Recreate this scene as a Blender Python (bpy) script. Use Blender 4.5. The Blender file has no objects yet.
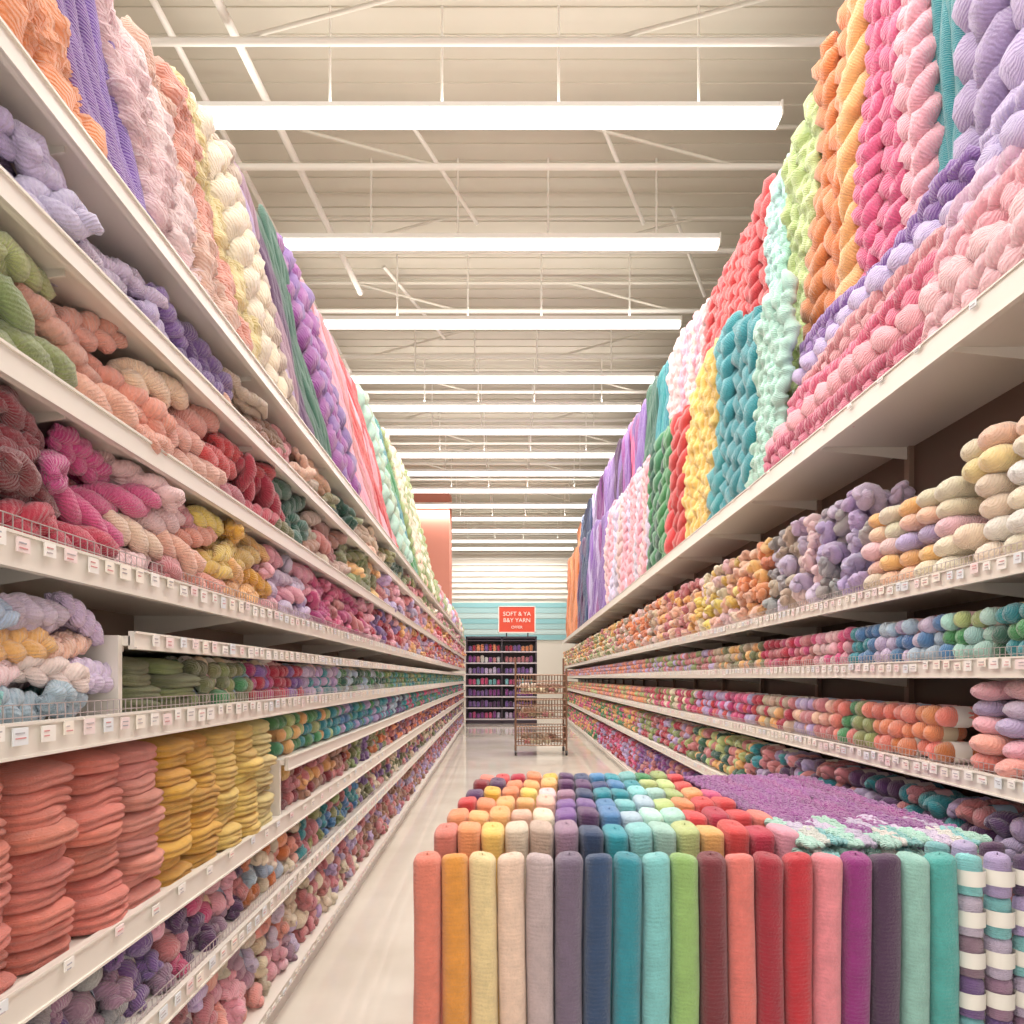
import bpy, math, numpy as np
from mathutils import Vector
rng=np.random.default_rng(7)
F=700.0; HZ=1.5
scene=bpy.context.scene
scene.view_settings.view_transform='Standard'
scene.view_settings.exposure=0.0

def lin(c):
    c=np.array(c,float)/255.0
    return np.where(c<=0.04045,c/12.92,((c+0.055)/1.055)**2.4)
C={k:np.array(v) for k,v in dict(
 orange=(244,152,104),coral=(240,136,118),salmon=(247,168,150),peach=(247,196,170),cream=(240,224,196),
 yellow=(250,210,110),gold=(243,184,68),lyellow=(248,228,155),pink=(243,172,188),lpink=(246,206,208),hot=(222,88,138),
 magenta=(192,54,122),crimson=(188,42,70),red=(214,66,70),dred=(138,40,52),plum=(96,58,104),purple=(136,98,170),
 lav=(190,170,214),lilac=(214,198,226),grape=(128,92,155),taupe=(200,178,156),brown=(165,122,98),rose=(208,130,134),
 olive=(130,134,90),moss=(150,164,102),green=(72,148,92),dgreen=(50,102,84),lgreen=(188,205,134),mint=(178,222,208),
 aqua=(134,204,204),teal=(44,150,162),blue=(82,135,186),lblue=(180,203,222),navy=(50,67,110),white=(238,234,226),
 grey=(172,167,170),burnt=(216,124,62),lorange=(248,186,116),violet=(150,70,150),mauve=(168,130,154),sage=(154,172,146)).items()}
def jit(c,a=0.05):
    c=C[c] if isinstance(c,str) else np.array(c,float)
    c=c*(1+rng.normal(0,a))+rng.normal(0,a*60,3)
    return lin(np.clip(c,3,250))

class Acc:
    def __init__(s): s.V=[];s.F=[];s.C=[];s.P=[];s.n=0
    def add(s,V,Fc,col,P=None):
        s.V.append(V);s.F.append(Fc+s.n);s.n+=len(V)
        c=np.ones((len(V),4));c[:,:3]=col;s.C.append(c)
        s.P.append(P if P is not None else np.zeros((len(V),3)))
    def hexa(s,p,col):
        p=np.array(p,float)
        Fc=np.array([[0,1,2,3],[7,6,5,4],[0,4,5,1],[1,5,6,2],[2,6,7,3],[3,7,4,0]])
        s.add(p,Fc,col)
    def box(s,x0,x1,y0,y1,z0,z1,col):
        s.hexa([(x0,y0,z0),(x0,y1,z0),(x1,y1,z0),(x1,y0,z0),(x0,y0,z1),(x0,y1,z1),(x1,y1,z1),(x1,y0,z1)],col)
    def build(s,name,mat,smooth=True,parent=None):
        if not s.V: return None
        V=np.concatenate(s.V).astype(np.float32);Fc=np.concatenate(s.F).astype(np.int32)
        me=bpy.data.meshes.new(name)
        me.vertices.add(len(V));me.vertices.foreach_set('co',V.ravel())
        me.loops.add(Fc.size);me.loops.foreach_set('vertex_index',Fc.ravel())
        me.polygons.add(len(Fc));me.polygons.foreach_set('loop_start',np.arange(0,Fc.size,4,dtype=np.int32))
        me.update(calc_edges=True)
        me.polygons.foreach_set('use_smooth',np.full(len(Fc),smooth))
        a=me.attributes.new('Col','FLOAT_COLOR','POINT');a.data.foreach_set('color',np.concatenate(s.C).astype(np.float32).ravel())
        a=me.attributes.new('ply','FLOAT_VECTOR','POINT');a.data.foreach_set('vector',np.concatenate(s.P).astype(np.float32).ravel())
        me.materials.append(mat)
        ob=bpy.data.objects.new(name,me);scene.collection.objects.link(ob)
        if parent: ob.parent=parent
        return ob

# ---------- materials
def mat_base(name):
    m=bpy.data.materials.new(name);m.use_nodes=True
    nt=m.node_tree;return m,nt,nt.nodes['Principled BSDF']
def mat_yarn(name,N,K,dist,fuzz=1.0,nscale=130,sheen=.5,ripple=1.0):
    m,nt,b=mat_base(name);n=nt.nodes;l=nt.links
    col=n.new('ShaderNodeAttribute');col.attribute_name='Col'
    pl=n.new('ShaderNodeAttribute');pl.attribute_name='ply'
    sx=n.new('ShaderNodeSeparateXYZ');l.new(pl.outputs['Vector'],sx.inputs[0])
    at=n.new('ShaderNodeMath');at.operation='ARCTAN2';l.new(sx.outputs[1],at.inputs[0]);l.new(sx.outputs[0],at.inputs[1])
    m1=n.new('ShaderNodeMath');m1.operation='MULTIPLY';l.new(at.outputs[0],m1.inputs[0]);m1.inputs[1].default_value=N
    m2=n.new('ShaderNodeMath');m2.operation='MULTIPLY_ADD';l.new(sx.outputs[2],m2.inputs[0]);m2.inputs[1].default_value=K;l.new(m1.outputs[0],m2.inputs[2])
    tc=n.new('ShaderNodeTexCoord')
    nw=n.new('ShaderNodeTexNoise');nw.inputs['Scale'].default_value=22;nw.inputs['Detail'].default_value=1;l.new(tc.outputs['Object'],nw.inputs['Vector'])
    m3=n.new('ShaderNodeMath');m3.operation='MULTIPLY_ADD';l.new(nw.outputs['Fac'],m3.inputs[0]);m3.inputs[1].default_value=9.0*ripple;l.new(m2.outputs[0],m3.inputs[2])
    sn=n.new('ShaderNodeMath');sn.operation='SINE';l.new(m3.outputs[0],sn.inputs[0])
    no=n.new('ShaderNodeTexNoise');no.inputs['Scale'].default_value=nscale;no.inputs['Detail'].default_value=5;no.inputs['Roughness'].default_value=.7;l.new(tc.outputs['Object'],no.inputs['Vector'])
    ad=n.new('ShaderNodeMath');ad.operation='MULTIPLY_ADD';l.new(no.outputs['Fac'],ad.inputs[0]);ad.inputs[1].default_value=6*fuzz;l.new(sn.outputs[0],ad.inputs[2])
    bp=n.new('ShaderNodeBump');bp.inputs['Strength'].default_value=0.85;bp.inputs['Distance'].default_value=dist
    l.new(ad.outputs[0],bp.inputs['Height']);l.new(bp.outputs[0],b.inputs['Normal'])
    no2=n.new('ShaderNodeTexNoise');no2.inputs['Scale'].default_value=18;no2.inputs['Detail'].default_value=6;no2.inputs['Roughness'].default_value=.75;l.new(tc.outputs['Object'],no2.inputs['Vector'])
    mr=n.new('ShaderNodeMapRange');mr.inputs[1].default_value=.3;mr.inputs[2].default_value=.7;mr.inputs[3].default_value=.84;mr.inputs[4].default_value=1.14;l.new(no2.outputs['Fac'],mr.inputs[0])
    mx=n.new('ShaderNodeVectorMath');mx.operation='SCALE';l.new(col.outputs['Color'],mx.inputs[0]);l.new(mr.outputs[0],mx.inputs['Scale'])
    l.new(mx.outputs[0],b.inputs['Base Color'])
    b.inputs['Roughness'].default_value=1.0
    b.inputs['Sheen Weight'].default_value=sheen;b.inputs['Sheen Roughness'].default_value=.6;b.inputs['Specular IOR Level'].default_value=.02
    return m
M_yarn=mat_yarn('wool_yarn',9,800,.0013,nscale=110,sheen=.6)
M_rope=mat_yarn('chunky_wool',8,560,.0019,nscale=70,sheen=.6)
M_cloth=mat_yarn('linen_cloth',0,900,.0008,fuzz=2,nscale=200,sheen=.4)
M_roll=mat_yarn('ribbed_linen',0,500,.0006,fuzz=2.2,nscale=150,sheen=.4,ripple=.5)
def mat_attr(name,rough,metal=0,spec=.5):
    m,nt,b=mat_base(name);n=nt.nodes;l=nt.links
    col=n.new('ShaderNodeAttribute');col.attribute_name='Col';l.new(col.outputs['Color'],b.inputs['Base Color'])
    no=n.new('ShaderNodeTexNoise');no.inputs['Scale'].default_value=6
    mr=n.new('ShaderNodeMapRange');mr.inputs[3].default_value=rough*.8;mr.inputs[4].default_value=min(1,rough*1.2)
    l.new(no.outputs['Fac'],mr.inputs[0]);l.new(mr.outputs[0],b.inputs['Roughness'])
    b.inputs['Metallic'].default_value=metal;b.inputs['Specular IOR Level'].default_value=spec
    return m
M_metal=mat_attr('painted_steel',.35)
M_wire=mat_attr('wire_steel',.35,.6)
M_paper=mat_attr('paper_label',.6)
M_wall=mat_attr('painted_wall',.8,0,.2)
M_truss=mat_attr('truss_paint',.7,0,.2)

M_floor,nt,b=mat_base('polished_floor');n=nt.nodes;l=nt.links
tc=n.new('ShaderNodeTexCoord');no=n.new('ShaderNodeTexNoise');no.inputs['Scale'].default_value=1.2;no.inputs['Detail'].default_value=6
l.new(tc.outputs['Object'],no.inputs['Vector'])
cr=n.new('ShaderNodeValToRGB');cr.color_ramp.elements[0].color=(*lin((204,194,182)),1);cr.color_ramp.elements[1].color=(*lin((222,214,204)),1)
cr.color_ramp.elements[0].position=.3;cr.color_ramp.elements[1].position=.7
l.new(no.outputs['Fac'],cr.inputs[0]);l.new(cr.outputs[0],b.inputs['Base Color']);b.inputs['Roughness'].default_value=.07;b.inputs['Specular IOR Level'].default_value=.8
M_ceil,nt,b=mat_base('metal_deck');n=nt.nodes;l=nt.links
tc=n.new('ShaderNodeTexCoord');wv=n.new('ShaderNodeTexNoise');wv.inputs['Scale'].default_value=1.0;wv.inputs['Detail'].default_value=4
l.new(tc.outputs['Object'],wv.inputs['Vector'])
cr=n.new('ShaderNodeValToRGB');cr.color_ramp.elements[0].color=(*lin((197,189,173)),1);cr.color_ramp.elements[1].color=(*lin((208,201,186)),1)
l.new(wv.outputs['Fac'],cr.inputs[0]);l.new(cr.outputs[0],b.inputs['Base Color']);b.inputs['Roughness'].default_value=.8
M_lamp,nt,b=mat_base('fluorescent_tube')
b.inputs['Emission Color'].default_value=(1,.975,.94,1);b.inputs['Emission Strength'].default_value=2.0;b.inputs['Base Color'].default_value=(1,1,1,1)

# ---------- geometry helpers
def grid_faces(n,seg):
    i=np.arange(n-1)[:,None]*seg;j=np.arange(seg)[None,:];j2=(j+1)%seg
    return np.stack([i+j,i+j2,i+seg+j2,i+seg+j],-1).reshape(-1,4)
def tube(path,rad,seg,ref,flat=1.0,fluff=0.0):
    t=np.gradient(path,axis=0);t/=np.linalg.norm(t,axis=1)[:,None]+1e-9
    nn=np.cross(t,np.array(ref,float));nn/=np.linalg.norm(nn,axis=1)[:,None]+1e-9
    bb=np.cross(t,nn)
    a=np.linspace(0,2*np.pi,seg,endpoint=False)
    ca=np.cos(a)[None,:,None];sa=np.sin(a)[None,:,None]
    rr=np.repeat(rad[:,None],seg,1)
    if fluff: rr=rr*(1+rng.normal(0,fluff,rr.shape))
    V=path[:,None,:]+rr[...,None]*(ca*nn[:,None,:]+flat*sa*bb[:,None,:])
    s=np.concatenate([[0],np.cumsum(np.linalg.norm(np.diff(path,axis=0),axis=1))])
    P=np.zeros((len(path),seg,3));P[...,0]=np.cos(a)[None];P[...,1]=np.sin(a)[None];P[...,2]=s[:,None]
    return V.reshape(-1,3),grid_faces(len(path),seg),P.reshape(-1,3)
def strands(p0,p1,A,B,w,kind,lod,fluff=.10):
    p0=np.array(p0,float);p1=np.array(p1,float);A=np.array(A,float);B=np.array(B,float)
    L=np.linalg.norm(p1-p0);pitch=w*1.7
    seg=[14,8,5][lod];out=[]
    if kind=='straight': n=max(8,int(L/.06)); ks=6
    elif kind=='bobble': n=max(8,int(L/(w*.42)*[9,6,4][lod])); ks=3
    elif kind=='braid': n=max(8,int(L/pitch*[22,12,7][lod])); ks=3
    else: n=max(8,int(L/pitch*[18,11,7][lod])); ks=2
    e=w*.45/L;s=np.unique(np.concatenate([[0,e*.12,e*.4,e],np.linspace(e*1.3,1-e*1.3,n),[1-e,1-e*.4,1-e*.12,1]]))
    d=np.minimum(s,1-s)*L;x=np.clip(d/(w*.45),0,1);tap=np.sqrt(np.clip(1-(1-x)**2,0.0004,1))
    th0=rng.uniform(0,6.28);th=s*L/pitch*2*np.pi+th0
    th=th+.5*np.sin(s*L/w*.9+th0)
    sway=w*.09*np.sin(s*L/w*.75+rng.uniform(0,6));sway2=w*.08*np.sin(s*L/w*1.15+rng.uniform(0,6))
    fat=1+.09*np.sin(s*L/w*.8+rng.uniform(0,6))
    for k in range(ks):
        if kind=='braid':
            q=th+2*np.pi*k/3;a=w*.27*np.sin(q);b=w*.14*np.sin(2*q);r=w*.225*(1+.06*np.sin(th*1.3+k))
        elif kind=='twist':
            q=th+np.pi*k;a=w*.21*np.cos(q);b=w*.21*np.sin(q);r=np.full(len(s),w*.285)
        elif kind=='straight':
            a=(k-2.5)*w*.17+w*.03*np.sin(th*.37+k*2);b=w*.05*np.sin(th*.5+k*3);r=np.full(len(s),w*.115)
        else:
            a=(k-1)*w*.33+w*.05*np.sin(th*1.1+k*2);b=w*.07*np.cos(th*1.3+k*2)
            r=w*.2*(1+.17*np.sin(s*L/(w*.42)*2*np.pi+k*2.1+np.sin(th*.4))+.06*np.sin(th*2.7+k))
        path=p0+(p1-p0)*s[:,None]+A*(a*(.5+.5*tap)+sway*tap)[:,None]+B*((b+sway2)*tap)[:,None]
        out.append(tube(path,r*tap*fat,seg,B,fluff=(fluff*(.4 if kind=='straight' else 1)) if lod<2 else 0))
    V=[];Fc=[];P=[];o=0
    for v,f,p in out: V.append(v);Fc.append(f+o);P.append(p);o+=len(v)
    return np.concatenate(V),np.concatenate(Fc),np.concatenate(P)

def templ(kind,lod):
    L=5.0
    if kind=='capsule':
        n=[15,9,7][lod];u=np.linspace(-1,1,n);x=np.sign(u)*np.abs(u)**.7*L*.42
        r=np.sqrt(np.clip(1-np.abs(u)**3.2,0.0003,1))*(1-.06*np.cos(u*3)**2)
        path=np.stack([x,.06*np.sin(u*3+rng.uniform(0,6)),0*x],1);return tube(path,r,[14,8,6][lod],(0,1,0),fluff=.025 if lod<2 else 0)
    return strands((-L/2,0,0),(L/2,0,0),(0,1,0),(0,0,1),2.1,kind,lod,.06)
TPL={(k,l):[templ(k,l) for _ in range(6)] for k in ('capsule','braid','twist','bobble') for l in (0,1,2)}
def discT(lod,seed):
    rg=np.random.default_rng(seed)
    seg=[36,20,12][lod];pr=[(.001,-.46),(.5,-.48),(.8,-.47),(.93,-.38),(.985,-.25),(.985,-.12),(.94,-.02),(.985,.1),(1.0,.22),(.96,.36),(.84,.45),(.55,.5),(.25,.48),(0.001,.47)]
    a=np.linspace(0,2*np.pi,seg,endpoint=False)
    sup=(np.abs(np.cos(a))**3.2+np.abs(np.sin(a))**3.2)**(-1/3.2)
    ph=rg.uniform(0,6.28,6)
    wob=1+.03*np.sin(2*a+ph[0])+.03*np.sin(3*a+ph[1])+.015*np.sin(7*a+ph[2])
    V=[]
    for r,z in pr:
        zz=z+r*(.12*np.sin(2*a+ph[3])+.09*np.sin(3*a+ph[4]))+.25*(1-r)*1.0-.25*r*r
        V.append(np.stack([r*sup*wob*np.cos(a),r*sup*wob*np.sin(a),zz],1))
    V=np.array(V)
    P=np.zeros((len(pr),seg,3));P[...,0]=1;P[...,2]=np.array([z for r,z in pr])[:,None]*.12+np.array([r for r,z in pr])[:,None]*.12
    return V.reshape(-1,3),grid_faces(len(pr),seg),P.reshape(-1,3)
DISC={l:[discT(l,q) for q in range(7)] for l in (0,1,2)}

def rot(yaw,pitch,roll):
    cy,sy,cp,sp,cr_,sr=math.cos(yaw),math.sin(yaw),math.cos(pitch),math.sin(pitch),math.cos(roll),math.sin(roll)
    return np.array([[cy,-sy,0],[sy,cy,0],[0,0,1]])@np.array([[cp,0,sp],[0,1,0],[-sp,0,cp]])@np.array([[1,0,0],[0,cr_,-sr],[0,sr,cr_]])
def put(acc,T,pos,R,sc,col,pscale):
    V,Fc,P=T
    P=P.copy();P[:,2]=P[:,2]*pscale+rng.uniform(0,1)
    acc.add((V*np.array(sc))@R.T+np.array(pos),Fc,col,P)

XL,KL,XR,KR=.95,.024,1.67,.0086
def fx(side,Y,off):
    return -(XL+KL*Y+off) if side<0 else XR+KR*Y+off
def Yimg(side,x,off=.1):
    if side<0: return min(60,(XL+off)/max(1e-3,(512-x)/F-KL))
    return min(60,(XR+off)/max(1e-3,(x-512)/F-KR))
def LOD(Y): return 0 if Y<4.5 else (1 if Y<9 else 2)
def pick(side,stops,Y,off=.1):
    for x,cols in stops:
        if Y<=Yimg(side,x,off): return cols[int(rng.integers(len(cols)))]
    return stops[-1][1][int(rng.integers(len(stops[-1][1])))]

def fill(acc,side,zb,h,y0,y1,stops,kind,r,off=.05,layers=2,mode='along',labels=None,rowcols=None,sx=1.0,wide=1.0):
    dz=r*1.72;rows=max(1,int(round((h-2*r)/dz))+1)
    for ly in range(layers):
        for k in range(rows):
            Y=y0+((r*2.2 if k%2 else 0)+rng.uniform(0,r) if wide==1 else r*wide+rng.uniform(0,.01))
            while Y<y1:
                lod=LOD(Y);kk=kind if isinstance(kind,str) else kind[int(rng.integers(len(kind)))]
                nm=pick(side,stops,Y) if rowcols is None else rowcols[k%len(rowcols)][int(rng.integers(len(rowcols[k%len(rowcols)])))]
                c=jit(nm);sc=r*rng.uniform(.94,1.1)
                o=off+r+ly*2*r*1.05+rng.uniform(-.01,.01)+k*r*.1
                if mode=='along':
                    yaw=math.pi/2+rng.normal(0,.25);pitch=rng.normal(.14*(1 if k%2 else -1),.14);step=4.2*r*sx
                    pos=(fx(side,Y,o),Y,zb+r+k*dz)
                elif mode=='slant':
                    yaw=(math.pi/2-side*(.75))+rng.normal(0,.18);pitch=side*.25+rng.normal(0,.12);step=2.5*r
                    pos=(fx(side,Y,o+r),Y,zb+r+k*dz)
                else:
                    if ly>0: break
                    yaw=rng.normal(0,.1);pitch=rng.normal(0,.05);step=2.0*r*wide
                    pos=(fx(side,Y,off+2.5*r+rng.uniform(-.015,.015)),Y,zb+r+k*dz)
                R=rot(yaw,pitch,rng.uniform(0,6.28) if wide==1 else rng.normal(0,.08))
                T=TPL[(kk,lod)][int(rng.integers(6))]
                put(acc,T,pos,R,(sc*sx,sc*wide,sc),c,sc)
                if labels is not None and lod<2 and kk=='capsule':
                    path=np.array([[-.75*sc,0,0],[0,0,0],[.75*sc,0,0]])
                    v,f,p=tube(path,np.full(3,sc*1.03),12,(0,1,0))
                    labels.add(v@R.T+np.array(pos),f,jit(['white','white','lpink','lblue','cream'][int(rng.integers(5))],.02))
                Y+=step*rng.uniform(.95,1.08)
def stack(acc,side,Y,off,zb,cols,layers,rx,ry,hh):
    z=zb
    for i in range(layers):
        c=jit(cols[i%len(cols)] if len(cols)>1 else cols[0],.03)
        R=rot(rng.normal(0,.10),rng.normal(0,.03),rng.normal(0,.03))
        s_=1-.14*(i/layers)**2.5
        T=DISC[LOD(Y)][int(rng.integers(7))]
        put(acc,T,(fx(side,Y,off+rx)+rng.normal(0,.009),Y+rng.normal(0,.007),z+hh/2+.006),R,(s_*rx*rng.uniform(.95,1.04),s_*ry*rng.uniform(.95,1.04),hh*1.12),c,1.0)
        z+=hh

# ================= ROOM =================
WX=14.0;YB=34.0;Y0=-4.0;ZC=8.7
a=Acc();a.box(-WX,WX,Y0,YB,-.1,0,(1,1,1));a.build('floor',M_floor,False)
a=Acc();a.box(-WX,WX,Y0,YB,ZC,ZC+.1,(1,1,1))
y=Y0+.3
while y<YB: a.box(-WX,WX,y,y+.16,ZC-.018,ZC+.01,(1,1,1));y+=.32
a.build('ceiling',M_ceil,False)
wc=lin((228,221,210))
a=Acc();a.box(-WX-.1,-WX,Y0,YB,0,ZC,wc);a.build('wall_left',M_wall,False)
a=Acc();a.box(WX,WX+.1,Y0,YB,0,ZC,wc);a.build('wall_right',M_wall,False)
a=Acc();a.box(-WX,WX,YB,YB+.1,0,ZC,wc);a.build('wall_back',M_wall,False)
a=Acc()
for i in range(7):
    z=3.35+i*.26;a.box(-WX,WX,YB-.06,YB-.01,z,z+.24,lin([(150,200,206),(195,218,218),(172,208,211)][i%3]))
a.build('trim_1',M_wall,False)
a=Acc()
for i in range(12):
    z=5.35+i*.27;a.box(-WX,WX,YB-.08,YB-.01,z,z+.07,lin((250,246,240)))
a.build('trim_2',M_wall,False)
a=Acc();a.box(-3.45,-2.2,24.6,25.6,0,8.1,lin((210,140,122)));a.box(-3.5,-2.15,24.55,25.65,0,.2,lin((190,130,115)));a.build('support_column',M_wall,False)

a=Acc();wcol=lin((236,231,222));gcol=lin((214,207,194))
def bar(p,q,t,col):
    p=np.array(p,float);q=np.array(q,float);path=np.stack([p,(p+q)/2,q]);d=q-p;ref=(0,0,1) if abs(d[2])<.9*np.linalg.norm(d) else (0,1,0)
    v,f,pp=tube(path,np.full(3,t),6,ref);a.add(v,f,col)
for i,yy in enumerate(np.arange(1.9,33,1.75)):
    bar((-WX,yy,8.0),(WX,yy,8.0),.04,wcol);bar((-WX,yy,8.5),(WX,yy,8.5),.03,gcol)
    for xx in np.arange(-9.5,9.6,3.8):
        sgn=1 if i%2 else -1
        bar((xx-.9*sgn,yy,8.02),(xx+.9*sgn,yy,8.5),.022,gcol)
for xx in (-4.9,4.9):
    bar((xx,Y0,8.25),(xx,YB,8.25),.05,wcol)
bar((-3.0,5.2,8.2),(-2.6,12,8.1),.05,wcol)
bar((-3.6,4,8.3),(-3.6,YB,8.3),.04,wcol)
for xx,yy in ((-1.4,8.6),(1.0,8.6),(2.4,10.5),(-2.2,12)):
    bar((xx,yy,8.55),(xx+.9,yy+1.5,8.05),.03,wcol)
a.build('roof_truss',M_truss,True)
LY=[1.0,3.2,5.35,7.5,9.7,11.9,14.1,15.6,17.1,18.9,20.6,22.5,24.5,26.5,28.6,30.8,32.6]
lx0,lx1=-3.55,2.85;HL=7.5
for i,yy in enumerate(LY):
    em=bpy.data.objects.new('ceiling_light_fixture',None);scene.collection.objects.link(em);em.location=(0,0,0)
    a=Acc();a.box(lx0,lx1,yy-.06,yy+.06,HL+.06,HL+.13,lin((245,242,236)))
    a.box(lx0-.02,lx0,yy-.1,yy+.1,HL-.03,HL+.12,wcol);a.box(lx1,lx1+.02,yy-.1,yy+.1,HL-.03,HL+.12,wcol)
    for xx in (-1.95,-.75,.5,lx1-.85):
        bar((xx,yy,HL+.1),(xx,yy,ZC),.014,wcol)
    a.build('housing',M_metal,False,em)
    a=Acc();r_=.08 if i<4 else .05
    bar((lx0,yy-.03,HL+.0),(lx1,yy-.03,HL+.0),r_,(1,1,1));bar((lx0,yy+.03,HL),(lx1,yy+.03,HL),r_,(1,1,1))
    a.build('tubes',M_lamp,True,em)
    if i%2==0 or i<6:
        ld=bpy.data.lights.new('lamp','AREA');ld.shape='RECTANGLE';ld.size=lx1-lx0;ld.size_y=.14
        ld.energy=190 if i<6 else 205;ld.color=(1,.96,.90)
        lo=bpy.data.objects.new('lamp',ld);scene.collection.objects.link(lo);lo.location=((lx0+lx1)/2,yy,HL-.1);lo.parent=em
    if i%2==1:
        ld=bpy.data.lights.new('ceiling_fill','AREA');ld.shape='RECTANGLE';ld.size=lx1-lx0;ld.size_y=.1  # fill light added above the fixture to brighten and even out the deck
        ld.energy=28;ld.color=(1,.97,.93)
        lo=bpy.data.objects.new('ceiling_fill',ld);scene.collection.objects.link(lo);lo.location=((lx0+lx1)/2,yy,HL+.15);lo.rotation_euler=(math.pi,0,0);lo.parent=em
w=bpy.data.worlds.new('w');scene.world=w;w.use_nodes=True
w.node_tree.nodes['Background'].inputs[0].default_value=(1,.955,.90,1);w.node_tree.nodes['Background'].inputs[1].default_value=1.6

# ================= GONDOLAS =================
LIP=lin((234,227,217));DK=lin((150,126,110))
def hx(a,side,o0,o1,z0,z1,ya,yb,col):
    a.hexa([(fx(side,ya,o0),ya,z0),(fx(side,yb,o0),yb,z0),(fx(side,yb,o1),yb,z0),(fx(side,ya,o1),ya,z0),
            (fx(side,ya,o0),ya,z1),(fx(side,yb,o0),yb,z1),(fx(side,yb,o1),yb,z1),(fx(side,ya,o1),ya,z1)],col)
def shelf(a,side,z,y0,y1,depth=.5,lh=.06,th=.025):
    hx(a,side,0,depth,z-th,z,y0,y1,LIP)
    hx(a,side,-.012,.004,z-lh,z+.012,y0,y1,LIP)
    hx(a,side,-.018,-.011,z-lh,z-lh+.006,y0,y1,LIP);hx(a,side,-.018,-.011,z+.006,z+.012,y0,y1,LIP)
    y=y0+.02
    while y<y1:
        a.hexa([(fx(side,y,.03),y,z-th-.015),(fx(side,y,depth),y,z-th-.09),(fx(side,y,depth),y+.006,z-th-.09),(fx(side,y,.03),y+.006,z-th-.015),
                (fx(side,y,.03),y,z-th),(fx(side,y,depth),y,z-th),(fx(side,y,depth),y+.006,z-th),(fx(side,y,.03),y+.006,z-th)],LIP)
        y+=1.22
def panel(a,side,o0,o1,z0,z1,ya,yb,col): hx(a,side,o0,o1,z0,z1,ya,yb,col)
YS=.35;YLE=22.0;YRE=26.5
GL=Acc()
for z,ys,lh in ((2.735,YS,.045),(2.455,YS,.045),(2.13,YS,.05),(1.775,YS,.06),(1.61,1.82,.035),(1.40,YS,.06),(1.13,3.17,.05),(.88,YS,.065),(.57,YS,.055)):
    shelf(GL,-1,z,ys,YLE,.5,lh)
shelf(GL,-1,.13,YS,YLE,.5,.03);panel(GL,-1,.02,.04,0,.105,YS,YLE,lin((225,220,212)))
panel(GL,-1,.5,.54,0,2.75,YS,YLE,DK)
panel(GL,-1,.66,.70,2.6,4.0,YS,12,lin((225,215,205)))
panel(GL,-1,.02,.5,1.40,1.61,1.80,1.82,LIP);panel(GL,-1,.02,.5,.88,1.13,3.15,3.17,LIP)
GL.build('gondola_shelving',M_metal,False)
GR=Acc()
shelf(GR,1,2.86,YS,YRE,.75,.10,.03)
for z in (1.906,1.56,1.15,.70): shelf(GR,1,z,YS,YRE,.6,.06)
shelf(GR,1,.12,YS,YRE,.6,.03);panel(GR,1,.02,.04,0,.1,YS,YRE,lin((225,220,212)))
panel(GR,1,.6,.64,0,2.85,YS,YRE,lin((100,78,66)))
panel(GR,1,.72,.76,2.86,5.2,YS,YRE,lin((215,205,195)))
y=YS
while y<YRE: panel(GR,1,.57,.6,0,2.83,y,y+.05,lin((150,125,110)));y+=1.22
GR.build('gondola_shelving',M_metal,False)

PT=Acc();WR=Acc()
def labels(side,z,y0,y1,fence=True,lh=.05,sp=.06):
    y=y0
    while y<y1:
        wd=rng.uniform(.03,.05);zt=z+rng.uniform(-.002,.012)
        c=lin([(248,244,238),(244,240,234),(248,240,228),(244,226,224),(232,236,240)][int(rng.integers(5))])
        hx(PT,side,-.023,-.020,zt-lh*rng.uniform(.6,.85),zt,y,y+wd,c)
        for q in range(2):
            hx(PT,side,-.0245,-.023,zt-.012-q*.010,zt-.0095-q*.010,y+.006,y+wd*rng.uniform(.5,.85),lin([(190,180,182),(214,150,150),(175,172,178)][int(rng.integers(3))]))
        y+=sp*rng.uniform(.9,1.4)
    if fence:
        for zz in (.02,.045):
            hx(WR,side,-.003,.0,z+zz,z+zz+.002,y0,y1,lin((215,205,205)))
        y=y0
        while y<min(y1,6):
            hx(WR,side,-.002,.0,z+.01,z+.047,y,y+.002,lin((215,205,205)));y+=.028
for z,f in ((1.775,1),(1.61,0),(1.40,1),(.57,1),(.13,0)):
    labels(-1,z,{1.61:1.9}.get(z,.9),12,bool(f),.045 if z>.2 else .025,.07)
labels(-1,.88,.9,6,False,.03,.16);labels(1,2.86,1.5,10,False,.025,.3)
for z,f in ((1.906,1),(1.56,1),(1.15,1),(.70,0)):
    labels(1,z,1.5,16,bool(f),.045)
PT.build('price_labels',M_paper,False);WR.build('shelf_wire_fence',M_wire,False)

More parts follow.
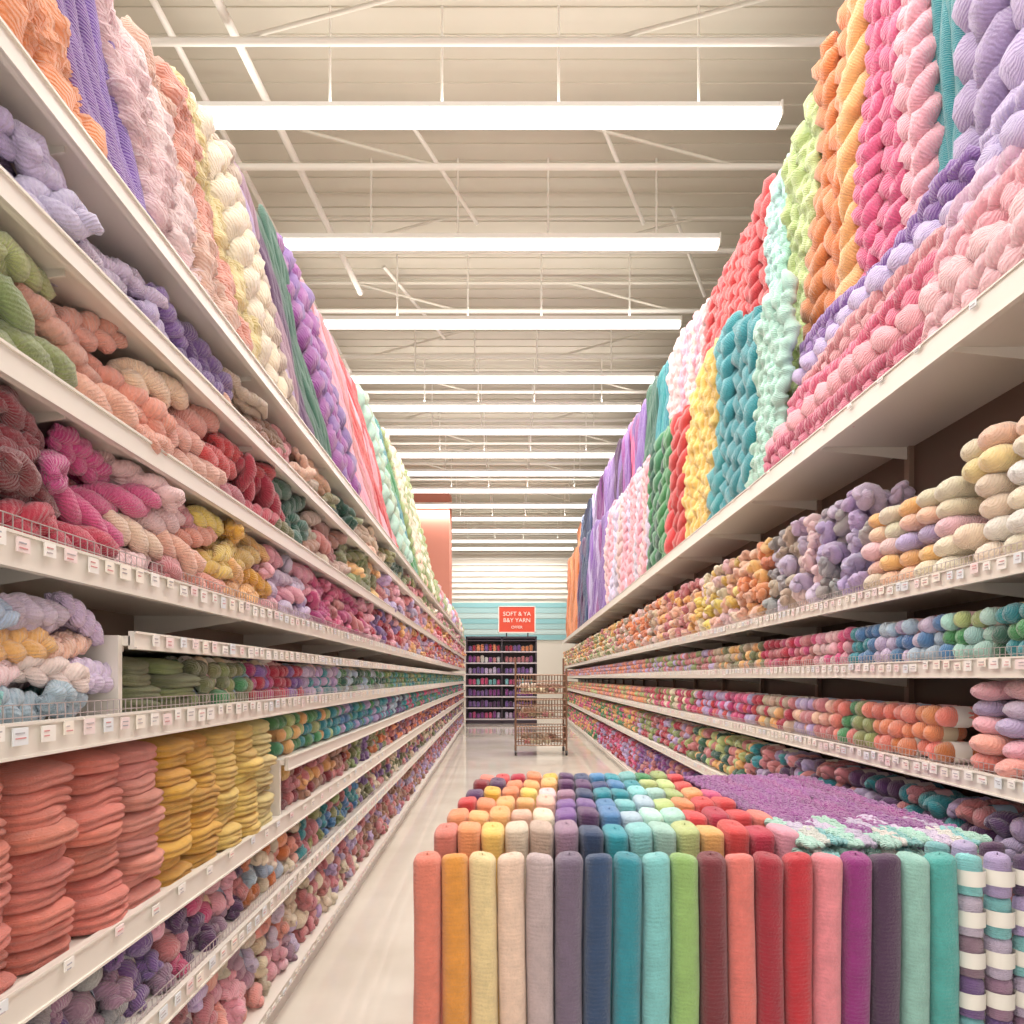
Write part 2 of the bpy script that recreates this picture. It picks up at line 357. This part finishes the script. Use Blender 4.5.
# ================= LEFT GOODS =================
A=Acc();LB=Acc()
fill(A,-1,2.46,.235,.9,YLE,[(150,['lav','lilac','lav','lilac']),(197,['grape','purple']),(290,['rose','brown','peach','taupe']),(312,['peach','taupe']),(345,['olive','moss','dgreen']),(375,['cream','taupe','peach']),(400,['dgreen','olive']),(500,['moss','rose','cream','pink'])],['bobble','braid'],.052,.02,3,sx=1.3)
fill(A,-1,2.135,.28,.9,YLE,[(28,['moss','moss','lgreen']),(62,['cream','peach','lgreen','salmon']),(100,['peach','salmon','cream']),(200,['peach','salmon']),(262,['red','rose','crimson']),(290,['dgreen','olive']),(330,['rose','brown','taupe']),(370,['moss','olive','lorange']),(420,['rose','pink','lav']),(500,['lorange','red','pink'])],['twist','braid','braid'],.052,.02,3,sx=1.3)
fill(A,-1,1.78,.30,.9,YLE,[(35,['dred','crimson']),(102,['magenta','crimson','hot']),(150,['lpink','peach']),(190,['salmon','red','rose']),(245,['lorange','yellow','gold']),(300,['lav','lilac','pink']),(350,['hot','magenta','rose']),(390,['purple','pink','crimson']),(500,['lav','rose','red','lorange'])],['twist','braid'],.043,.02,3,sx=1.3)
fill(A,-1,1.405,.27,.9,1.74,[(0,['lblue'])],'braid',.038,.015,2,'along',None,[['lblue','lblue','aqua'],['lpink','lilac'],['peach','lorange'],['lblue','lilac'],['lblue']],1.1)
fill(A,-1,1.405,.15,2.36,YLE,[(240,['moss','olive','green']),(292,['magenta','crimson','purple']),(330,['lav','lilac','teal']),(380,['green','dgreen','lblue']),(500,['teal','green','moss'])],'capsule',.03,.02,2,'slant',LB)
fill(A,-1,1.135,.22,3.2,YLE,[(330,['green','lgreen','teal','lorange']),(370,['teal','green','blue','lav']),(400,['navy','teal','grape','lblue']),(500,['green','hot','teal'])],'capsule',.035,.02,2,'end')
fill(A,-1,.885,.20,3.35,YLE,[(340,['rose','dred','brown','lorange']),(380,['burnt','moss','grape','olive']),(500,['dred','rose','orange','grape'])],['twist','capsule'],.038,.02,2,'slant')
fill(A,-1,.575,.26,.6,YLE,[(150,['lav','mauve','grape','grey']),(235,['plum','rose','pink','mauve','hot']),(290,['burnt','orange','lblue','salmon','cream']),(350,['teal','blue','rose','moss']),(500,['olive','rose','grape','cream'])],['capsule','braid','twist'],.042,.02,2,'slant',LB)
fill(A,-1,.135,.38,.6,YLE,[(200,['lilac','grey','mauve','rose']),(290,['pink','lilac','salmon','mauve','cream']),(350,['rose','lav','cream']),(500,['brown','rose','lav'])],['capsule','twist','braid'],.048,.02,2,'slant',LB)
A.build('yarn_skeins',M_yarn)
A=Acc()
for Y,c in ((1.09,'cc'),(1.31,'cc'),(1.53,'cc'),(1.75,'cc'),(1.96,'sc'),(2.16,'gold'),(2.36,'gold'),(2.56,'yellow'),(2.76,'yellow'),(2.97,'lyellow')):
    col={'cc':(238,132,112),'sc':(242,152,136)}.get(c,c)
    stack(A,-1,Y,.0 ,.882,[col],10,.15,.112,.0425)
    stack(A,-1,Y+.1,.3 ,.882,[{'cc':'salmon','sc':'yellow','gold':'yellow'}.get(c,'lyellow')],10,.1,.10,.0425)
for Y,c in ((1.99,['olive']),(2.22,['olive','moss'])):
    stack(A,-1,Y,.03,1.405,c,4,.13,.115,.036)
A.build('folded_yarn_stacks',M_cloth)
A=Acc()
def hang_set(side,off,zb,ztop,stops,y0,y1,w0,lean):
    Y=y0
    while Y<y1:
        cur=None
        for st in stops:
            if Y<=Yimg(side,st[0],off+.1): cur=st;break
        if cur is None: cur=stops[-1]
        c,kind=cur[1],cur[2];c=c[int(rng.integers(len(c)))]
        lod=LOD(Y);w=w0*(cur[3] if len(cur)>3 else 1)*rng.uniform(.88,1.15)*(1 if Y<12 else 1.3)
        zt=ztop(Y)+rng.uniform(-.07,.07)
        zb_=zb+.02
        o0=off+w*.5;o1=off+w*.5+lean*(zt-zb_)+rng.uniform(-.02,.02)
        p0=(fx(side,Y+w/2,o1),Y+w/2,zt);p1=(fx(side,Y+w/2,o0),Y+w/2,zb_)
        v,f,p=strands(p0,p1,(0,1,0),(1,0,0),w*1.14,kind,lod)
        A.add(v,f,jit(c,.04),p);Y+=w*.94
ztL=lambda Y: np.interp(Y,[1.0,2.2,3,4,6,8,12],[3.6,3.74,4.0,4.25,4.5,4.65,5.15])
hang_set(-1,-.02,2.74,ztL,[(75,['orange'],'bobble',1.1),(128,['purple'],'straight'),(185,['pink','lpink'],'bobble'),(235,['salmon','peach'],'bobble'),(250,['lyellow','cream'],'bobble'),(278,['taupe','cream'],'twist',.8),(295,['lav','mauve'],'straight'),(305,['plum','purple'],'straight',.8),(325,['sage','dgreen'],'straight'),(350,['violet','grape','purple'],'twist'),(375,['rose','pink'],'straight'),(393,['salmon','pink','red'],'straight'),(405,['mint','sage'],'twist'),(416,['teal','green'],'straight'),(440,['cream','moss','peach'],'twist')],.9,12,.17,.26)
hang_set(-1,.02,2.74,lambda Y:3.2,[(500,['rose','cream','moss','lav','brown'],'twist')],12,YLE,.16,.1)
A.build('hanging_yarn_hanks',M_rope)

# ================= RIGHT GOODS =================
A=Acc()
ztR=lambda Y: np.interp(Y,[1,4.7,5.4,7.1,10.7,15.5,22,26],[6.2,6.2,5.8,5.85,6.3,6.8,7.2,7.2])
hang_set(1,.35,2.86,ztR,[(990,['lav','purple'],'braid',1.3),(940,['teal'],'straight',1.2),(903,['lpink','pink'],'braid'),(868,['hot'],'braid',.9),(845,['lorange'],'twist',.9),(810,['burnt'],'braid',1.2),(787,['lgreen'],'bobble'),(770,['mint','lblue'],'bobble',.8),(705,['red'],'braid'),(668,['lpink','pink'],'bobble'),(654,['teal'],'straight'),(640,['dgreen'],'straight'),(618,['violet','hot','purple'],'straight'),(600,['purple','plum'],'straight'),(588,['lav','violet'],'straight'),(578,['navy'],'straight'),(500,['orange'],'straight')],1.4,YRE,.26,.03)
ztR2=lambda Y: np.interp(Y,[4.6,5.2,6,6.7,7.5,9,12,20,26],[4.3,4.3,4.75,4.75,4.5,4.6,4.8,5.6,6.0])
hang_set(1,.06,2.86,ztR2,[(760,['mint'],'bobble',.8),(716,['teal','teal'],'braid',1.3),(688,['yellow'],'bobble'),(676,['red'],'twist'),(652,['dgreen','green'],'twist'),(606,['lpink','pink','lilac'],'braid'),(596,['violet','purple'],'straight'),(586,['lav','purple'],'straight'),(577,['navy','plum'],'straight'),(500,['orange','burnt'],'straight')],4.85,YRE,.24,.03)
A.build('hanging_yarn_hanks',M_rope)
A=Acc()
for k in range(6):
    for (ya,yb,cn) in ((1.2,3.05,0),(3.0,4.8,1)):
        cname=(['lpink','lpink','pink','lilac','lav','lav'] if cn==0 else ['hot','pink','hot','pink','lav','purple'])[k]
        o=.10+.045*k;z=2.96+.148*k
        base=C[cname]*.6+.4*C[['pink','rose'][cn]] if k<4 else C[cname]
        v,f,p=strands((fx(1,ya,o),ya,z),(fx(1,yb,o),yb+rng.uniform(-.15,.1),z),(0,0,1),(1,0,0),.22,['braid','twist','braid'][k%3],0,.1)
        A.add(v,f,jit(base,.03),p)
A.build('braided_yarn_ropes',M_rope)
A=Acc()
fill(A,1,1.911,.54,3.55,YRE,[(820,['lilac','lav','grey','lav']),(800,['lpink','lilac']),(770,['lilac','grey','taupe']),(740,['lorange','orange','peach']),(700,['cream','peach','yellow','lpink']),(660,['lorange','rose','peach']),(620,['orange','taupe','lpink']),(560,['moss','lorange','rose','cream'])],['twist','braid'],.062,.02,2,'slant')
fill(A,1,1.911,.50,1.3,2.70,[(0,['cream'])],'capsule',.048,.02,2,'end',None,[['cream','peach'],['cream','white'],['lyellow','cream'],['white','cream'],['cream','lyellow']],1.15,1.5)
fill(A,1,1.911,.42,2.74,3.5,[(0,['cream'])],'capsule',.044,.02,2,'end',None,[['peach','cream','cream'],['lorange','peach','cream'],['lilac','lav','lpink'],['peach','cream'],['lorange','cream']],1.15,1.6)
fill(A,1,1.565,.17,1.6,YRE,[(1010,['dgreen','teal','green']),(960,['green','lgreen','mint']),(890,['lblue','blue','lilac']),(860,['blue','teal']),(820,['lpink','pink','hot']),(770,['crimson','hot','rose']),(720,['lorange','olive','taupe']),(650,['rose','lav','moss']),(560,['rose','orange','lav'])],'capsule',.036,.02,2,'end',LB)
fill(A,1,1.155,.24,2.82,YRE,[(880,['orange','coral','burnt']),(840,['green','moss','coral']),(800,['rose','lav','peach']),(760,['lorange','taupe','crimson']),(700,['hot','magenta','lav','red']),(650,['crimson','cream','hot','moss']),(560,['lgreen','rose','orange'])],'capsule',.042,.02,2,'end',LB)
fill(A,1,1.155,.31,1.4,2.66,[(0,['cream'])],'capsule',.038,.02,2,'end',None,[['salmon','coral'],['salmon','pink'],['pink','lav'],['lav','lilac'],['lilac','pink']],1.4,2.0)
fill(A,1,.705,.34,1.6,YRE,[(760,['teal','rose','lav','plum']),(700,['lgreen','dgreen','rose','lorange']),(640,['rose','moss','lav','crimson']),(560,['lorange','green','hot'])],['capsule','twist'],.045,.02,2,'end',LB)
fill(A,1,.125,.44,2.5,YRE,[(640,['violet','purple','rose']),(600,['crimson','hot','lav']),(560,['green','hot','lorange'])],['capsule','twist'],.05,.02,1,'end')
A.build('yarn_skeins',M_yarn)
LB.build('paper_yarn_bands',M_paper)

# ================= FABRIC ROLL DISPLAY =================
par=bpy.data.objects.new('fabric_roll_display',None);scene.collection.objects.link(par)
A=Acc();ZT=1.0
fr=[(232,132,110),(232,156,66),(238,213,158),(240,208,186),(196,176,176),(118,102,124),(44,72,110),(40,142,158),(130,202,202),(152,192,112),(120,40,50),(232,122,112),(165,32,52),(198,40,54),(238,142,152),(148,42,124),(80,50,82),(152,202,190),(84,178,172)]
bk=[['coral','orange','red','plum','dred','coral'],['orange','lorange','orange','gold','plum','red'],['yellow','lorange','lorange','orange','orange','crimson'],['cream','peach','lorange','yellow','lorange','orange'],['taupe','cream','peach','lpink','lorange','gold'],['mauve','purple','grape','mauve','plum','plum'],['navy','plum','grape','navy','plum','navy'],['teal','blue','blue','teal','navy','blue'],['aqua','lblue','aqua','teal','blue','teal'],['mint','mint','lblue','aqua','teal','aqua'],['lgreen','mint','lgreen','mint','lgreen','green'],['lorange','red','orange','lgreen','lgreen','moss'],['red','crimson','red','orange','red','red'],['crimson','red','red','hot','crimson','red'],['pink','coral','pink','lpink','rose','hot'],['hot','magenta','pink','lpink','pink','pink'],['violet','pink','lilac','violet','pink','lilac'],['mint','violet','violet','violet','violet','violet'],['mint','aqua','mint','violet','violet','violet']]
def roll(x,Y,z0,z1,r,col,sq=2.6,ky=1.1):
    u=np.linspace(0,1,22)
    z=z0+(z1-z0)*u;rad=r*(1+.018*np.sin(u*9+rng.uniform(0,6))+.01*np.sin(u*31+rng.uniform(0,6)))
    zz=np.concatenate([[z0,z0],z,[z1+r*.2,z1+r*.4,z1+r*.5,z1+r*.44,z1+r*.5]]);rr=np.concatenate([[.001,r*.9],rad,[r*.95,r*.8,r*.5,r*.2,.001]])
    sg=40
    a_=np.linspace(0,2*np.pi,sg,endpoint=False)
    sup=(np.abs(np.cos(a_))**sq+np.abs(np.sin(a_))**sq)**(-1/sq)
    rib=1+.012*np.cos(a_*20)
    V=np.zeros((len(zz),sg,3));cx=x+.004*np.sin(zz*5+x*9)
    V[...,0]=cx[:,None]+(rr[:,None]*rib*sup)*np.cos(a_);V[...,1]=Y+(rr[:,None]*rib*sup)*np.sin(a_)*ky;V[...,2]=zz[:,None]+.004*np.cos(a_+x*30)[None]
    P=np.zeros_like(V);P[...,0]=1;P[...,2]=zz[:,None]+rr[:,None]
    A.add(V.reshape(-1,3),grid_faces(len(zz),sg),col,P.reshape(-1,3))
pit=.0835
rows=[2.05,2.44,2.72,2.98,3.24,3.5,3.76]
for ri,Y in enumerate(rows):
    for i in range(19):
        x=-.25+pit*i+ .02*ri
        if ri>0 and x>1.03-.025*ri: continue
        if ri==0: col=lin(fr[i])
        else: col=jit(bk[i][ri-1],.035)
        roll(x,Y,.14,ZT-.035+(rng.uniform(-.008,.010) if ri else 0),.0395 if ri==0 else .0405,col,2.6 if ri==0 else 3.6,1.1 if ri==0 else 2.1)
A.build('rolls',M_roll,True,par)
A=Acc();A2=Acc()
for Y in (2.05,2.2):
  for i in range(3):
    x=1.34+.085*i
    cs=['lav','plum','aqua','grape','mauve','lilac','aqua'];z=.16
    k=0
    while z<.95:
        c=cs[(k+i)%7]
        roll(x,Y,z,z+.10,.034,jit(c,.05),2.0,1.0)
        path=np.array([[x,Y,z+.03],[x,Y,z+.05],[x,Y,z+.075]]);v,f,p=tube(path,np.full(3,.0405),16,(0,1,0));A2.add(v,f,lin((238,234,226)))
        z+=.118;k+=1
A.build('yarn_cones',M_cloth,True,par);A2.build('cone_labels',M_paper,True,par)
A=Acc()
for i in range(13):
    x=.97+.05*i
    for lay in range(2):
        for (ya,yb) in ((2.3,2.5),(2.48,2.7),(2.66,3.3),(3.25,3.88)):
            if ya<2.4: c=['mint','white','aqua','mint','lilac','mint','white','aqua','mint','lilac','white','aqua','mint'][i]
            elif ya<2.6: c=['mint','lilac','violet','lilac','mint','violet','lilac','violet','lilac','violet','violet','lilac','violet'][i]
            else: c=C['violet']*(1-(i%4)*.06)+C['magenta']*(i%4)*.06
            v,f,p=strands((x+lay*.02,ya+rng.uniform(-.04,.04),.905+.045*lay),(x+lay*.02+rng.uniform(-.02,.02),yb+rng.uniform(0,.06),.905+.045*lay),(1,0,0),(0,0,1),.06,['braid','bobble'][lay],0,.08)
            A.add(v,f,jit(c,.03),p)
A.build('laid_braids',M_rope,True,par)
A=Acc();bc=lin((228,222,214))
A.box(-.32,1.62,1.98,3.95,.1,.14,bc);A.box(-.28,1.58,2.02,3.88,0,.1,lin((150,140,130)));A.box(1.02,1.6,2.3,3.94,.14,.87,bc)
A.build('platform',M_metal,False,par)

# ================= END SHELF UNIT, SIGN, RACK =================
par=bpy.data.objects.new('display_bookcase',None);scene.collection.objects.link(par)
A=Acc();dk=lin((58,46,58))
x0,x1,yf,yb_=-1.52,.82,23.0,23.6
A.box(x0,x1,yb_-.04,yb_,0,2.85,dk)
for xx in (x0,-.36,x1-.05): A.box(xx,xx+.05,yf,yb_,0,2.85,dk)
for i in range(8): A.box(x0,x1,yf-.02,yb_,.12+i*.37,.16+i*.37,lin((205,195,200)) if i<7 else dk)
A.box(x0,x1,yf,yb_,2.8,2.87,dk);A.box(x0,x1,yf,yb_,0,.12,dk)
A.build('case',M_metal,False,par)
A=Acc()
for i in range(7):
    x=x0+.13
    while x<x1-.12:
        if abs(x+.33)>.1:
            cols=[['violet','hot','lilac'],['purple','plum','lav'],['violet','purple'],['aqua','lav','hot'],['purple','lilac'],['violet','rose','white'],['crimson','orange','purple']][i]
            hgt=rng.uniform(.09,.13)
            put(A,TPL[('capsule',1)][0],(x,yf+.22,.16+i*.37+hgt),rot(0,math.pi/2,0),(hgt*.48,.062,.062),jit(cols[int(rng.integers(len(cols)))]),.05)
        x+=.135
A.build('yarn_balls',M_yarn,True,par)
par=bpy.data.objects.new('sale_sign',None);scene.collection.objects.link(par)
A=Acc();A.box(-.45,.77,22.95,23.0,2.98,3.86,lin((222,78,52)));
for b4 in ((-.45,.77,2.98,3.01),(-.45,.77,3.83,3.86),(-.45,-.42,2.98,3.86),(.74,.77,2.98,3.86)): A.box(b4[0],b4[1],22.93,22.95,b4[2],b4[3],lin((250,240,230)))
A.box(-.2,-.16,22.96,22.99,2.85,2.98,dk);A.box(.5,.54,22.96,22.99,2.85,2.98,dk)
A.build('board',M_paper,False,par)
mw,_,bw=mat_base('sign_ink');bw.inputs['Base Color'].default_value=(1,.86,.76,1)
for s,z,sz in (('SOFT & YA',3.54,.19),('B&Y YARN',3.33,.19),('OFFER',3.12,.13)):
    cu=bpy.data.curves.new('txt','FONT');cu.body=s;cu.size=sz;cu.align_x='CENTER';cu.extrude=.004;cu.materials.append(mw)
    o=bpy.data.objects.new('lettering',cu);o.rotation_euler=(math.pi/2,0,0);o.location=(.16,22.935,z);scene.collection.objects.link(o);o.parent=par
par=bpy.data.objects.new('wire_basket_rack',None);scene.collection.objects.link(par)
a=Acc();rc=lin((150,118,98))
rx0,rx1,ry0,ry1=.07,1.05,13.5,14.3
for xx in (rx0,rx1):
    for yy in (ry0,ry1): bar((xx,yy,.1),(xx,yy,1.68 if yy==ry0 else 1.9),.02,rc)
for zt in (.2,.72,1.2):
    for zz in (zt,zt+.12,zt+.24,zt+.36):
        bar((rx0,ry0,zz),(rx1,ry0,zz),.010,rc);bar((rx0,ry1,zz),(rx1,ry1,zz),.010,rc);bar((rx0,ry0,zz),(rx0,ry1,zz),.010,rc);bar((rx1,ry0,zz),(rx1,ry1,zz),.010,rc)
    for q in np.linspace(rx0,rx1,18):
        bar((q,ry0,zt),(q,ry0,zt+.36),.007,rc);bar((q,ry0,zt),(q,ry1,zt),.007,rc);bar((q,ry1,zt),(q,ry1,zt+.36),.007,rc)
    for q in np.linspace(ry0,ry1,12):
        bar((rx0,q,zt),(rx0,q,zt+.36),.007,rc);bar((rx1,q,zt),(rx1,q,zt+.36),.007,rc)
a.build('wire_frame',M_wire,True,par)
a=Acc()
for xx in (rx0,rx1):
    for yy in (ry0,ry1):
        bar((xx-.02,yy,.055),(xx+.02,yy,.055),.055,lin((50,45,45)))
a.build('casters',M_metal,True,par)
A=Acc()
for zt in (.2,.72,1.2):
    for q in range(18):
        put(A,TPL[('twist',1)][q%3],(rng.uniform(rx0+.15,rx1-.15),rng.uniform(ry0+.15,ry1-.15),zt+.07+.07*(q%2)),rot(rng.uniform(0,3),0,0),(.055,)*3,jit(['cream','taupe','rose','brown'][q%4]),.05)
A.build('basket_yarn',M_yarn,True,par)

# ================= CAMERA =================
cd=bpy.data.cameras.new('cam');cam=bpy.data.objects.new('camera',cd);scene.collection.objects.link(cam)
cam.location=(0,0,HZ);cam.rotation_euler=(math.pi/2,0,0)
cd.sensor_width=36;cd.lens=F/1024*36;cd.shift_y=(678-512)/1024;cd.clip_end=200;cd.clip_start=.05
scene.camera=cam
